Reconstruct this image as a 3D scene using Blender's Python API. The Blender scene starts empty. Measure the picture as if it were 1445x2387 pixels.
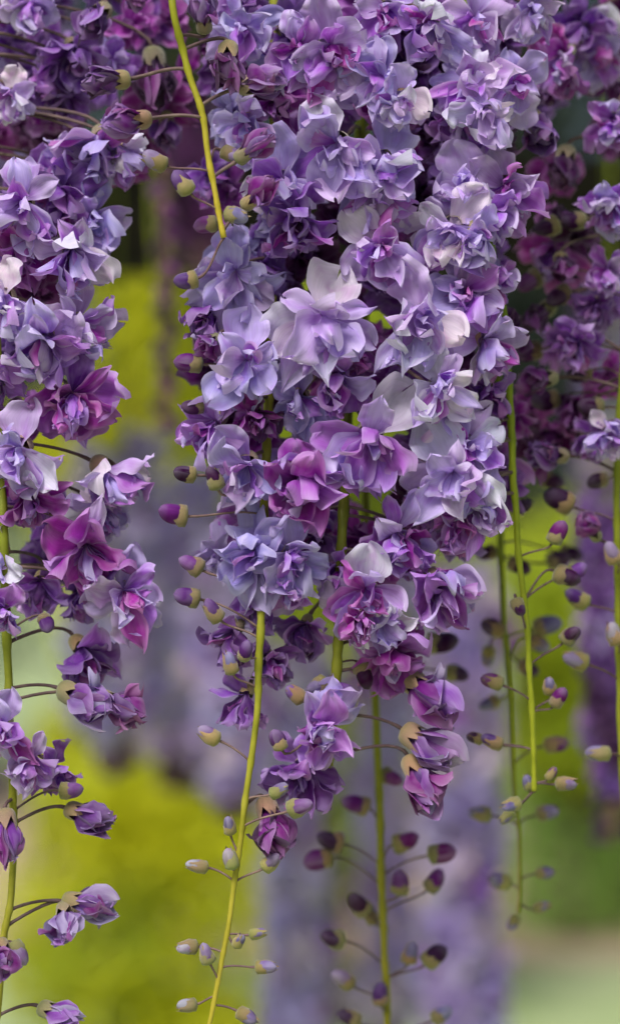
import bpy, math, random
from mathutils import Vector, Matrix, Quaternion, noise

# ------------------------------------------------------------------ camera, light, exposure
sc = bpy.context.scene
COL = sc.collection
FOC = 0.90                 # metres from lens to the in-focus racemes
EYE = 1.60                 # camera height
K = FOC * 24.0 / 100.0 / 1445.0   # metres per photo pixel in the focus plane
R_ = math.radians

cam = bpy.data.cameras.new('camera')
cam_ob = bpy.data.objects.new('camera', cam)
COL.objects.link(cam_ob)
cam.sensor_fit = 'HORIZONTAL'; cam.sensor_width = 24.0; cam.lens = 100.0
cam_ob.location = (0, 0, EYE); cam_ob.rotation_euler = (R_(90), 0, 0)
cam.clip_start = 0.05; cam.clip_end = 2000
cam.dof.use_dof = True; cam.dof.focus_distance = FOC - 0.012; cam.dof.aperture_fstop = 5.6
sc.camera = cam_ob

SUN_EL, SUN_AZ = 52.0, 205.0     # azimuth clockwise from +Y: behind the camera, to its left
w = bpy.data.worlds.new('World'); sc.world = w; w.use_nodes = True
nt = w.node_tree; nt.nodes.clear()
o_ = nt.nodes.new('ShaderNodeOutputWorld'); b_ = nt.nodes.new('ShaderNodeBackground')
s_ = nt.nodes.new('ShaderNodeTexSky'); s_.sky_type = 'NISHITA'; s_.sun_disc = False
s_.sun_elevation = R_(SUN_EL); s_.sun_rotation = R_(SUN_AZ)
s_.air_density = 1.0; s_.dust_density = 4.0; s_.ozone_density = 1.0
b_.inputs[1].default_value = 0.075
nt.links.new(s_.outputs[0], b_.inputs[0]); nt.links.new(b_.outputs[0], o_.inputs[0])
sun = bpy.data.lights.new('sun', 'SUN'); sun.energy = 2.55; sun.angle = R_(28); sun.color = (1, .98, .96)
sun_ob = bpy.data.objects.new('sun', sun); COL.objects.link(sun_ob)
sd = Vector((math.sin(R_(SUN_AZ)) * math.cos(R_(SUN_EL)), math.cos(R_(SUN_AZ)) * math.cos(R_(SUN_EL)), math.sin(R_(SUN_EL))))
sun_ob.rotation_euler = sd.to_track_quat('Z', 'Y').to_euler()
sun_ob.location = (0, 0, 8)
sc.view_settings.view_transform = 'Standard'; sc.view_settings.look = 'None'
sc.view_settings.exposure = 0.38; sc.view_settings.gamma = 1.0
sc.view_settings.use_curve_mapping = False
sc.render.engine = 'CYCLES'
sc.cycles.use_denoising = True
sc.cycles.use_adaptive_sampling = True; sc.cycles.adaptive_threshold = .03
sc.cycles.max_bounces = 5; sc.cycles.diffuse_bounces = 3; sc.cycles.glossy_bounces = 2; sc.cycles.transmission_bounces = 3

rng = random.Random(11)
def U(a, b): return rng.uniform(a, b)

def P(px, py, d=FOC):
    """world point of the photograph's place (px, py) at d metres from the lens"""
    k = K * d / FOC
    return Vector(((px - 722.5) * k, d, EYE - (py - 1193.5) * k))

# ------------------------------------------------------------------ materials
def new_mat(name):
    m = bpy.data.materials.new(name); m.use_nodes = True
    n = m.node_tree.nodes; n.clear()
    return m, n, m.node_tree.links
def node(n, typ, **kw):
    x = n.new(typ)
    for k, v in kw.items(): setattr(x, k, v)
    return x
def math_n(n, l, op, a, b=None, c=None, clamp=False):
    x = n.new('ShaderNodeMath'); x.operation = op; x.use_clamp = clamp
    for i, v in enumerate((a, b, c)):
        if v is None: continue
        if isinstance(v, (int, float)): x.inputs[i].default_value = v
        else: l.new(v, x.inputs[i])
    return x.outputs[0]
def mix_n(n, l, fac, a, b, blend='MIX'):
    x = n.new('ShaderNodeMix'); x.data_type = 'RGBA'; x.blend_type = blend
    for sock, v in ((x.inputs[0], fac), (x.inputs[6], a), (x.inputs[7], b)):
        if isinstance(v, (int, float)): sock.default_value = v
        elif isinstance(v, tuple): sock.default_value = (*v, 1)
        else: l.new(v, sock)
    return x.outputs[2]
def ramp(n, l, fac, stops):
    x = n.new('ShaderNodeValToRGB'); e = x.color_ramp.elements
    while len(e) < len(stops): e.new(0.5)
    for q, (p, c) in zip(e, stops):
        q.position = p; q.color = (*c, 1) if isinstance(c, tuple) else (c, c, c, 1)
    l.new(fac, x.inputs[0]); return x.outputs[0]

def petal_material():
    m, n, l = new_mat('petal')
    out = node(n, 'ShaderNodeOutputMaterial')
    uv = node(n, 'ShaderNodeUVMap'); uv.uv_map = 'uv'
    sep = node(n, 'ShaderNodeSeparateXYZ'); l.new(uv.outputs[0], sep.inputs[0])
    u, v = sep.outputs[0], sep.outputs[1]
    oi = node(n, 'ShaderNodeObjectInfo')
    av = math_n(n, l, 'MULTIPLY', math_n(n, l, 'ABSOLUTE', math_n(n, l, 'SUBTRACT', v, .5)), 2.0)
    # pigment: deeper at the claw, paler on the margin, drawn in streaks along the veins
    comb = node(n, 'ShaderNodeCombineXYZ')
    l.new(math_n(n, l, 'MULTIPLY', u, 1.3), comb.inputs[0])
    spread = math_n(n, l, 'MULTIPLY', math_n(n, l, 'SUBTRACT', v, .5), 9.0)
    l.new(spread, comb.inputs[1])
    l.new(math_n(n, l, 'MULTIPLY', oi.outputs['Random'], 37.0), comb.inputs[2])
    nz = node(n, 'ShaderNodeTexNoise'); nz.inputs['Scale'].default_value = 1.0; nz.inputs['Detail'].default_value = 4
    l.new(comb.outputs[0], nz.inputs['Vector'])
    comb2 = node(n, 'ShaderNodeCombineXYZ')
    l.new(math_n(n, l, 'MULTIPLY', u, 2.2), comb2.inputs[0]); l.new(math_n(n, l, 'MULTIPLY', v, 2.6), comb2.inputs[1])
    l.new(math_n(n, l, 'MULTIPLY', oi.outputs['Random'], 91.0), comb2.inputs[2])
    nb = node(n, 'ShaderNodeTexNoise'); nb.inputs['Scale'].default_value = 1.0; nb.inputs['Detail'].default_value = 2
    l.new(comb2.outputs[0], nb.inputs['Vector'])
    comb3 = node(n, 'ShaderNodeCombineXYZ')
    l.new(math_n(n, l, 'MULTIPLY', u, 3.0), comb3.inputs[0]); l.new(math_n(n, l, 'MULTIPLY', spread, 3.4), comb3.inputs[1])
    l.new(math_n(n, l, 'MULTIPLY', oi.outputs['Random'], 13.0), comb3.inputs[2])
    nv = node(n, 'ShaderNodeTexNoise'); nv.inputs['Scale'].default_value = 1.0; nv.inputs['Detail'].default_value = 2
    l.new(comb3.outputs[0], nv.inputs['Vector'])
    tint = oi.outputs['Color']
    deep = mix_n(n, l, 1.0, tint, (.47, .16, .56), 'MULTIPLY')
    sb = node(n, 'ShaderNodeSeparateColor'); l.new(tint, sb.inputs[0])
    pale = mix_n(n, l, math_n(n, l, 'ADD', math_n(n, l, 'MULTIPLY', sb.outputs[2], .58), .14), tint, (.84, .76, .98))
    wav = math_n(n, l, 'ADD', u, math_n(n, l, 'MULTIPLY', math_n(n, l, 'SUBTRACT', nz.outputs[0], .5), .9))
    bf = ramp(n, l, wav, [(.08, 1.0), (.66, 0.0)])
    bf = math_n(n, l, 'MULTIPLY', bf, oi.outputs['Alpha'])
    c = mix_n(n, l, bf, tint, deep)
    rim = math_n(n, l, 'MAXIMUM', ramp(n, l, av, [(.66, 0.0), (1.0, 1.0)]), ramp(n, l, u, [(.74, 0.0), (1.0, 1.0)]))
    blot = ramp(n, l, nb.outputs[0], [(.42, 0.0), (.66, 1.0)])
    pf = math_n(n, l, 'MINIMUM', math_n(n, l, 'ADD', math_n(n, l, 'MULTIPLY', rim, .60), math_n(n, l, 'MULTIPLY', blot, .32)), 1.0)
    c = mix_n(n, l, pf, c, pale)
    # some parts of a petal flush more magenta, others more blue
    flush = ramp(n, l, nb.outputs[0], [(.30, 1.0), (.46, 0.0)])
    c = mix_n(n, l, math_n(n, l, 'MULTIPLY', flush, .55), c, mix_n(n, l, 1.0, c, (.82, .50, .86), 'MULTIPLY'))
    c = mix_n(n, l, 1.0, c, ramp(n, l, nv.outputs[0], [(.3, .90), (.7, 1.03)]), 'MULTIPLY')
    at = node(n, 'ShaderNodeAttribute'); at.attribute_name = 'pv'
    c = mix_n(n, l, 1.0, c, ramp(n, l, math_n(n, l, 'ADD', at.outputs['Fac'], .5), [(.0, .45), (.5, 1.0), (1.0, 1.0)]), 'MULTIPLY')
    bump = node(n, 'ShaderNodeBump'); bump.inputs['Strength'].default_value = .16; bump.inputs['Distance'].default_value = .0006
    l.new(math_n(n, l, 'ADD', nz.outputs[0], math_n(n, l, 'MULTIPLY', nv.outputs[0], .5)), bump.inputs['Height'])
    pb = node(n, 'ShaderNodeBsdfPrincipled')
    l.new(c, pb.inputs['Base Color']); pb.inputs['Roughness'].default_value = .6
    pb.inputs['Specular IOR Level'].default_value = .18
    l.new(bump.outputs[0], pb.inputs['Normal'])
    tr = node(n, 'ShaderNodeBsdfTranslucent')
    l.new(mix_n(n, l, 1.0, c, (1.0, .88, 1.0), 'MULTIPLY'), tr.inputs[0])
    mx = node(n, 'ShaderNodeMixShader'); mx.inputs[0].default_value = .36
    l.new(pb.outputs[0], mx.inputs[1]); l.new(tr.outputs[0], mx.inputs[2]); l.new(mx.outputs[0], out.inputs[0])
    return m

def plant_material(name, c1, c2, c3=None, scale=260.0, rough=.6, tint=False, trans=0.0, bump=.3, detail=4):
    m, n, l = new_mat(name)
    out = node(n, 'ShaderNodeOutputMaterial')
    tc = node(n, 'ShaderNodeTexCoord')
    nz = node(n, 'ShaderNodeTexNoise'); nz.inputs['Scale'].default_value = scale; nz.inputs['Detail'].default_value = detail
    l.new(tc.outputs['Object'], nz.inputs['Vector'])
    stops = [(.34, c1), (.66, c2)] if c3 is None else [(.30, c1), (.52, c2), (.72, c3)]
    c = ramp(n, l, nz.outputs[0], stops)
    if name == 'stem':      # old wood-green above, yellow towards the growing tip
        uv = node(n, 'ShaderNodeUVMap'); uv.uv_map = 'uv'; sp = node(n, 'ShaderNodeSeparateXYZ'); l.new(uv.outputs[0], sp.inputs[0])
        c = mix_n(n, l, 1.0, c, ramp(n, l, sp.outputs[0], [(.35, (.58, .72, .45)), (.95, (1.05, 1.0, 1.0))]), 'MULTIPLY')
    if tint:
        oi = node(n, 'ShaderNodeObjectInfo')
        c = mix_n(n, l, 1.0, c, oi.outputs['Color'], 'MULTIPLY')
    pb = node(n, 'ShaderNodeBsdfPrincipled'); l.new(c, pb.inputs['Base Color'])
    pb.inputs['Roughness'].default_value = rough; pb.inputs['Specular IOR Level'].default_value = .3
    if bump:
        bp = node(n, 'ShaderNodeBump'); bp.inputs['Strength'].default_value = bump; bp.inputs['Distance'].default_value = .3 / scale
        l.new(nz.outputs[0], bp.inputs['Height']); l.new(bp.outputs[0], pb.inputs['Normal'])
    if trans:
        tr = node(n, 'ShaderNodeBsdfTranslucent'); l.new(c, tr.inputs[0])
        mx = node(n, 'ShaderNodeMixShader'); mx.inputs[0].default_value = trans
        l.new(pb.outputs[0], mx.inputs[1]); l.new(tr.outputs[0], mx.inputs[2]); l.new(mx.outputs[0], out.inputs[0])
    else:
        l.new(pb.outputs[0], out.inputs[0])
    return m

def calyx_material():
    """olive and fawn cup, flushed purple in blotches, a little downy"""
    m, n, l = new_mat('calyx')
    out = node(n, 'ShaderNodeOutputMaterial')
    uv = node(n, 'ShaderNodeUVMap'); uv.uv_map = 'uv'
    sep = node(n, 'ShaderNodeSeparateXYZ'); l.new(uv.outputs[0], sep.inputs[0])
    oi = node(n, 'ShaderNodeObjectInfo'); tc = node(n, 'ShaderNodeTexCoord')
    add = node(n, 'ShaderNodeVectorMath'); add.operation = 'ADD'
    l.new(tc.outputs['Object'], add.inputs[0]); l.new(oi.outputs['Random'], add.inputs[1])
    nz = node(n, 'ShaderNodeTexNoise'); nz.inputs['Scale'].default_value = 210; nz.inputs['Detail'].default_value = 4
    l.new(add.outputs[0], nz.inputs['Vector'])
    nf = node(n, 'ShaderNodeTexNoise'); nf.inputs['Scale'].default_value = 1500; nf.inputs['Detail'].default_value = 2
    l.new(add.outputs[0], nf.inputs['Vector'])
    c = ramp(n, l, nz.outputs[0], [(.30, (.20, .18, .07)), (.50, (.34, .29, .16)), (.70, (.52, .43, .30))])
    c = mix_n(n, l, 1.0, c, oi.outputs['Color'], 'MULTIPLY')
    fl = math_n(n, l, 'MULTIPLY', ramp(n, l, nz.outputs[0], [(.52, 1.0), (.40, 0.0)]) if False else ramp(n, l, nz.outputs[0], [(.36, .9), (.56, 0.0)]), oi.outputs['Alpha'])
    c = mix_n(n, l, fl, c, (.11, .035, .07))
    c = mix_n(n, l, 1.0, c, ramp(n, l, sep.outputs[0], [(.05, (.80, .92, .45)), (.55, (1.0, .98, .85)), (1.0, (1.15, 1.0, 1.02))]), 'MULTIPLY')
    c = mix_n(n, l, 1.0, c, ramp(n, l, nf.outputs[0], [(.3, .75), (.7, 1.12)]), 'MULTIPLY')
    pb = node(n, 'ShaderNodeBsdfPrincipled'); l.new(c, pb.inputs['Base Color'])
    pb.inputs['Roughness'].default_value = .65; pb.inputs['Specular IOR Level'].default_value = .25
    pb.inputs['Sheen Weight'].default_value = .35
    bp = node(n, 'ShaderNodeBump'); bp.inputs['Strength'].default_value = .4; bp.inputs['Distance'].default_value = .0004
    l.new(nf.outputs[0], bp.inputs['Height']); l.new(bp.outputs[0], pb.inputs['Normal'])
    l.new(pb.outputs[0], out.inputs[0])
    return m

M_PETAL = petal_material()
M_CALYX = calyx_material()
M_STEM = plant_material('stem', (.31, .29, .03), (.42, .38, .05), (.50, .44, .09), scale=130, rough=.5, tint=True, bump=.15)
M_PED = plant_material('pedicel', (.07, .04, .045), (.13, .08, .08), (.19, .13, .11), scale=160, rough=.6, tint=True)
M_BARK = plant_material('bark', (.05, .035, .025), (.14, .10, .07), scale=60, rough=.9, bump=.8)
M_SHADE_TIMBER = plant_material('timber', (.009, .006, .005), (.022, .015, .012), scale=18, rough=.85, bump=.5)  # near black, so the colour itself holds the shade of the gap

# ------------------------------------------------------------------ mesh helpers
def mesh(name, verts, faces, mat, uvs=None, pv=None, smooth=True):
    me = bpy.data.meshes.new(name)
    me.from_pydata(verts, [], faces)
    if uvs is not None:
        la = me.uv_layers.new(name='uv')
        idx = [0] * len(me.loops); me.loops.foreach_get('vertex_index', idx)
        flat = []
        for i in idx: flat.extend(uvs[i])
        la.data.foreach_set('uv', flat)
    if pv is not None:
        a = me.attributes.new('pv', 'FLOAT', 'POINT'); a.data.foreach_set('value', pv)
    if smooth: me.polygons.foreach_set('use_smooth', [True] * len(me.polygons))
    me.materials.append(mat); me.update()
    return me
def link(name, data, parent=None, mw=None, color=None):
    o = bpy.data.objects.new(name, data); COL.objects.link(o)
    if parent is not None: o.parent = parent
    if mw is not None: o.matrix_local = mw
    if color is not None: o.color = color
    return o
def tag(o, label, cat, group=None, kind=None):
    o['label'] = label
    if cat: o['category'] = cat
    if group: o['group'] = group
    if kind: o['kind'] = kind

def tube(points, radii, sides=7, cap=True):
    vs, fs, uv = [], [], []
    n = len(points); up = Vector((.31, .83, .46)).normalized()
    t0 = (points[1] - points[0]).normalized(); x = up.cross(t0).normalized()
    for i, p in enumerate(points):
        t = (points[min(i + 1, n - 1)] - points[max(i - 1, 0)]).normalized()
        x = (x - t * x.dot(t)).normalized(); y = t.cross(x)
        for s in range(sides):
            a = 2 * math.pi * s / sides
            vs.append(p + (x * math.cos(a) + y * math.sin(a)) * radii[i]); uv.append((i / (n - 1), s / sides))
    for i in range(n - 1):
        for s in range(sides):
            a = i * sides + s; b = i * sides + (s + 1) % sides
            fs.append((a, b, b + sides, a + sides))
    if cap:
        fs.append(tuple(range(sides))[::-1]); fs.append(tuple(range((n - 1) * sides, n * sides)))
    return vs, fs, uv
def catmull(pts, per=8):
    out = []; q = [pts[0] * 2 - pts[1]] + pts + [pts[-1] * 2 - pts[-2]]
    for i in range(1, len(q) - 2):
        a, b, c, d = q[i - 1:i + 3]
        for k in range(per):
            t = k / per
            out.append(.5 * ((2 * b) + (c - a) * t + (2 * a - 5 * b + 4 * c - d) * t * t + (3 * b - a - 3 * c + d) * t ** 3))
    out.append(pts[-1].copy()); return out

# ------------------------------------------------------------------ petals
def petal_geo(kind, r, nu=14, nv=12):
    g = r.uniform
    W, cl, cur, cup, ruf, fr, notch, point, twist, um, crease = dict(
        banner=(g(.38, .50), .18, g(-20, 110), g(-.26, .40), g(.11, .20), g(1.6, 3.0), g(.06, .20), 0, g(-18, 18), g(.52, .64), .16),
        wide=(g(.26, .38), .17, g(-65, 95), g(.10, .46), g(.05, .12), g(1.2, 2.6), g(-.03, .08), 0, g(-22, 22), g(.52, .68), .04),
        inner=(g(.20, .31), .14, g(-85, 80), g(.14, .42), g(.06, .15), g(1.0, 2.4), g(-.1, .1), g(0, .3), g(-45, 45), g(.5, .68), .03),
        hood=(g(.32, .42), .24, g(-88, -52), g(.26, .42), g(.01, .04), g(.8, 1.6), g(-.08, .03), g(0, .12), g(-9, 9), g(.48, .6), .02),
        skirt=(g(.17, .26), .13, g(5, 60), g(.1, .3), g(.03, .08), g(.8, 1.8), g(-.14, 0), g(.2, .5), g(-40, 40), g(.5, .62), .05),
    )[kind]
    ph1, ph2, ph3 = g(0, 6.3), g(0, 6.3), g(0, 6.3)
    s1, s2 = g(.8, 1.25), g(.8, 1.25); asym = g(-.08, .08); lean = g(-.12, .12)
    ox = g(0, 50); roll = g(-.5, .6); crum = g(.03, .075); eroll = g(-.5, .9); eside = g(-1, 1)
    if kind == 'hood': crum = .02; roll = g(-.05, .15); eroll = g(0, .2)
    vs, uv = [], []
    path = [(0.0, 0.0, 0.0)]; N = 72
    px = pz = 0.0
    for i in range(1, N + 1):
        t = i / 60; th = R_(cur) * (t ** 1.3) + R_(18) * math.sin(ph3 + t * 4) * t
        px += math.sin(th) / 60; pz += math.cos(th) / 60; path.append((px, pz, th))
    for i in range(nu + 1):
        u = math.sin(.5 * math.pi * (i / nu)) if i > nu * .55 else (i / nu) * (math.sin(.5 * math.pi * .6) / .6) if False else (i / nu)
        u = 1 - (1 - i / nu) ** 1.35
        if u < um:
            t = u / um; e = t * t * (3 - 2 * t); wd = cl * W + (1 - cl) * W * (e ** .8)
        else:
            t = (u - um) / (1 - um); wd = W * (max(0, 1 - t ** 1.9) ** (.60 + point)); wd = max(wd, .05 * W)
        for j in range(nv + 1):
            v = -1 + 2 * j / nv
            lu = u * (1 - notch * math.exp(-(v / .3) ** 2) * u * u + asym * v * u + .05 * math.sin(4.1 * v + ph1) * u)
            lu = min(max(lu, 0), 1.19)
            f = lu * 60; a = min(int(f), N - 1); q = f - a
            x = path[a][0] + (path[a + 1][0] - path[a][0]) * q
            z = path[a][1] + (path[a + 1][1] - path[a][1]) * q
            th = path[a][2]
            y = v * wd * (1 + .16 * noise.noise(Vector((u * 4.5, 3 if v > 0 else 11, ox)))) * (1 - .12 * abs(cup) * v * v) + lean * u * u
            off = -cup * wd * 1.5 * v * v * (.35 + .65 * u)
            off += ruf * (abs(v) ** 1.4) * u * math.sin(2 * math.pi * fr * (s1 if v > 0 else s2) * u + (ph1 if v > 0 else ph2))
            off += ruf * .9 * u * u * math.sin(3.6 * v + ph3)
            off += roll * max(0, u - .62) ** 2 * 2.2 + eroll * max(0, abs(v) - .55) ** 2 * u * (1 if v > 0 else eside)
            off += crease * (1 - abs(v)) ** 3 * u * (1 - u) * 2
            off += crum * u * noise.noise(Vector((u * 3.2 + ox, v * 2.4, ox))) + crum * .45 * u * noise.noise(Vector((u * 6 + ox, v * 5.5, ox + 7)))
            tw = R_(twist) * u
            X = off * math.cos(tw) - y * math.sin(tw); Y = off * math.sin(tw) + y * math.cos(tw)
            vs.append(Vector((x + X * math.cos(th), Y, z - X * math.sin(th)))); uv.append((u, .5 + .5 * v))
    fs = []
    for i in range(nu):
        for j in range(nv):
            a = i * (nv + 1) + j; fs.append((a, a + 1, a + nv + 2, a + nv + 1))
    return vs, fs, uv

prs = random.Random(5)
PETALS = {}
for kind, cnt in (('banner', 9), ('wide', 14), ('inner', 16), ('hood', 10), ('skirt', 6)):
    PETALS[kind] = []
    for _ in range(cnt):
        vs, fs, uv = petal_geo(kind, prs)
        PETALS[kind].append(mesh('petal', vs, fs, M_PETAL, uv))

# calyx: a downy cup with five uneven teeth;  unit height, grows along +Z
def calyx_geo(r, bell=.42, rim=.40, teeth=.30, sides=15, closed=False):
    vs, fs, uv = [], [], []
    prof = [(0, .10), (.06, .22), (.18, .34), (.36, .95 * bell), (.58, bell), (.78, .5 * (bell + rim)), (1.0, rim)]
    off = [r.uniform(-.14, .14) for _ in range(5)]; ph = r.uniform(0, 6.3)
    for i, (h, rad) in enumerate(prof):
        for s in range(sides):
            a = 2 * math.pi * s / sides
            k = s * 5 / sides; tooth = abs(((k + .5) % 1) - .5) * 2
            tz = teeth * (1 - tooth) + off[int(k + .5) % 5]
            hh = h * (1 - .5 * teeth) + (h ** 2.5) * tz
            rr = rad * (1 + .07 * math.sin(2 * a + ph)) * (1 - (.25 * (1 - tooth) if h > .9 else 0) * (1 if closed else -.2))
            vs.append(Vector((math.cos(a) * rr, math.sin(a) * rr, hh))); uv.append((h, s / sides))
    for i in range(len(prof) - 1):
        for s in range(sides):
            a = i * sides + s; b = i * sides + (s + 1) % sides
            fs.append((a, b, b + sides, a + sides))
    fs.append(tuple(range(sides))[::-1])
    return vs, fs, uv
CALYX = []
for _ in range(5):
    g = calyx_geo(prs); CALYX.append(mesh('calyx', g[0], g[1], M_CALYX, g[2]))
HCUP = []        # ragged cups of half open flowers
for _ in range(6):
    g = calyx_geo(prs, bell=prs.uniform(.38, .44), rim=prs.uniform(.40, .46), teeth=.75, sides=20)
    HCUP.append(mesh('calyx', g[0], g[1], M_CALYX, g[2]))
BUDCUP = []      # long cups of closed buds
for _ in range(6):
    g = calyx_geo(prs, bell=prs.uniform(.34, .39), rim=prs.uniform(.18, .23), teeth=.40, closed=True)
    BUDCUP.append(mesh('calyx', g[0], g[1], M_CALYX, g[2]))

def ovoid_geo(r):
    """the folded petals of a closed bud: a pointed, slightly hooked ovoid with a seam"""
    vs, fs, uv = [], [], []; sides, n = 12, 10; hook = r.uniform(.03, .14); ph = r.uniform(0, 6.3)
    for i in range(n + 1):
        t = i / n; rad = .35 * (max(0, 1 - abs(2 * t - .92) ** 2.3 / 1.21) ** .55) * (1 - .10 * t)
        for s in range(sides):
            a = 2 * math.pi * s / sides
            seam = 1 - .16 * math.exp(-((((a - ph + math.pi) % (2 * math.pi)) - math.pi) / .35) ** 2) * t
            rr = max(rad, .015) * (1 + .10 * math.sin(2 * a + ph)) * seam
            vs.append(Vector((math.cos(a) * rr + hook * t * t, math.sin(a) * rr, t))); uv.append((.25 + .75 * t, s / sides))
    for i in range(n):
        for s in range(sides):
            a = i * sides + s; b = i * sides + (s + 1) % sides
            fs.append((a, b, b + sides, a + sides))
    fs.append(tuple(range(n * sides, (n + 1) * sides)))
    return vs, fs, uv
OVOID = []
for _ in range(5):
    g = ovoid_geo(prs); OVOID.append(mesh('corolla', g[0], g[1], M_PETAL, g[2]))

# ------------------------------------------------------------------ colours of the petals
CW = (.86, .80, .97); CL = (.60, .45, .89); CM = (.48, .16, .72); CV = (.25, .07, .45)
CP = (.37, .035, .42); CD = (.11, .008, .12); CG_SHADED = (.45, .38, .78); CK = (.50, .06, .50)  # the grey lavender is a shaded lavender, its shade kept in the colour
PAL = {   # outer, middle, inner layers; depth of the dark claw
    'w': ((CW, CW, CL), (CW, CL, CL), (CL, CM, CL), .32),
    'l': ((CL, CL, CW), (CL, CM, CL), (CM, CK, CL), .65),
    'm': ((CM, CL, CM), (CM, CL, CM), (CP, CM, CL), .85),
    'v': ((CV, CM, CV), (CV, CV, CM), (CP, CV, CD), .85),
    'p': ((CP, CV, CP, CM), (CM, CK, CP), (CL, CK, CM), .9),
    'd': ((CD, CP, CD), (CD, CP, CP), (CP, CK, CD), .8),
    'g': ((CG_SHADED, CG_SHADED, CL), (CG_SHADED, CL, CG_SHADED), (CM, CL, CG_SHADED), .55),
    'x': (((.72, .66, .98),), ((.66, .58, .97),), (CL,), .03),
    'k': ((CK, CP, CM), (CK, CP, CM), (CK, CL, CP), .8),
}
def jitter(c, a, dim=1.0):
    f = U(.86, 1.12) * dim; h = U(-.09, .09)
    return (min(1, c[0] * f * (1 + h)), min(1, c[1] * f), min(1, c[2] * f * (1 - h)), a)

def frame(axis, roll_up=True, phi=0.0):
    """rotation with local Z along axis, local X the side nearest to world up, turned by phi"""
    z = axis.normalized(); up = Vector((0, 0, 1))
    x = up - z * up.dot(z)
    if x.length < .15: x = Vector((0, -1, 0)) - z * (-z.y)
    x.normalize(); y = z.cross(x)
    return Matrix((x, y, z)).transposed() @ Matrix.Rotation(phi, 3, 'Z')

def recipe(T):
    """(kind, length, tilt from the axis, turn, layer) of each petal, in units of the flower's size"""
    L = []
    if T == 'O':
        L.append(('banner', U(.42, .54), U(62, 108), U(-30, 30), 0))
        a0 = U(80, 140)
        L.append(('banner', U(.38, .52), U(50, 105), a0, 0))
        L.append(('wide', U(.42, .56), U(45, 105), -a0 + U(-40, 40), 0))
        for i in range(3): L.append(('wide', U(.42, .58), U(45, 100), 180 + 45 * (i - 1) + U(-25, 25), 0))
        for i in range(5): L.append(('wide', U(.34, .50), U(28, 72), 72 * i + U(-30, 30), 1))
        for i in range(4): L.append(('inner', U(.26, .42), U(5, 50), 90 * i + U(-40, 40), 2))
        for i in range(2): L.append(('skirt', U(.42, .60), U(50, 110), U(110, 250), 2))
    elif T == 'R':
        n = 6
        for i in range(n): L.append(('wide' if i % 3 else 'banner', U(.42, .60), U(48, 98), 360 / n * i + U(-25, 25), 0))
        for i in range(5): L.append(('wide', U(.42, .60), U(28, 66), 72 * i + 30 + U(-25, 25), 1))
        for i in range(4): L.append(('inner', U(.38, .56), U(10, 52), 90 * i + U(-35, 35), 1 if i % 2 else 2))
        for i in range(3): L.append(('skirt', U(.38, .58), U(20, 80), 120 * i + U(-50, 50), i % 2 + 1))
        for i in range(2): L.append(('inner', U(.30, .44), U(2, 26), 180 * i + U(-60, 60), 2))
    elif T == 'H':
        for i in range(5): L.append(('hood', U(.62, .76), U(34, 46), 72 * i + U(-12, 12), 0))
        for i in range(4): L.append(('hood', U(.64, .80), U(22, 34), 90 * i + U(-20, 20), 1))
        for i in range(3): L.append(('inner', U(.52, .66), U(4, 22), 120 * i + U(-20, 20), 2))
    return L

# whole flowers joined in one mesh, for the shaded insides of the racemes and the far ones
def join_flower(T):
    vs, fs, uv, pv = [], [], [], []
    for kind, ln, tilt, turn, layer in recipe(T):
        if kind == 'banner': kind = 'wide'
        g = petal_geo(kind, rng, 5, 4)
        m = Matrix.Rotation(R_(turn), 4, 'Z') @ Matrix.Rotation(R_(tilt), 4, 'Y') @ Matrix.Scale(ln, 4)
        b = len(vs); vs += [m @ v for v in g[0]]; fs += [tuple(i + b for i in f) for f in g[1]]; uv += g[2]
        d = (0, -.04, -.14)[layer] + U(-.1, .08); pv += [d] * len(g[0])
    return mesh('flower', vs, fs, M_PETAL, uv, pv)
FULL = {T: [join_flower(T) for _ in range(n)] for T, n in (('O', 4), ('R', 5), ('H', 3))}

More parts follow.
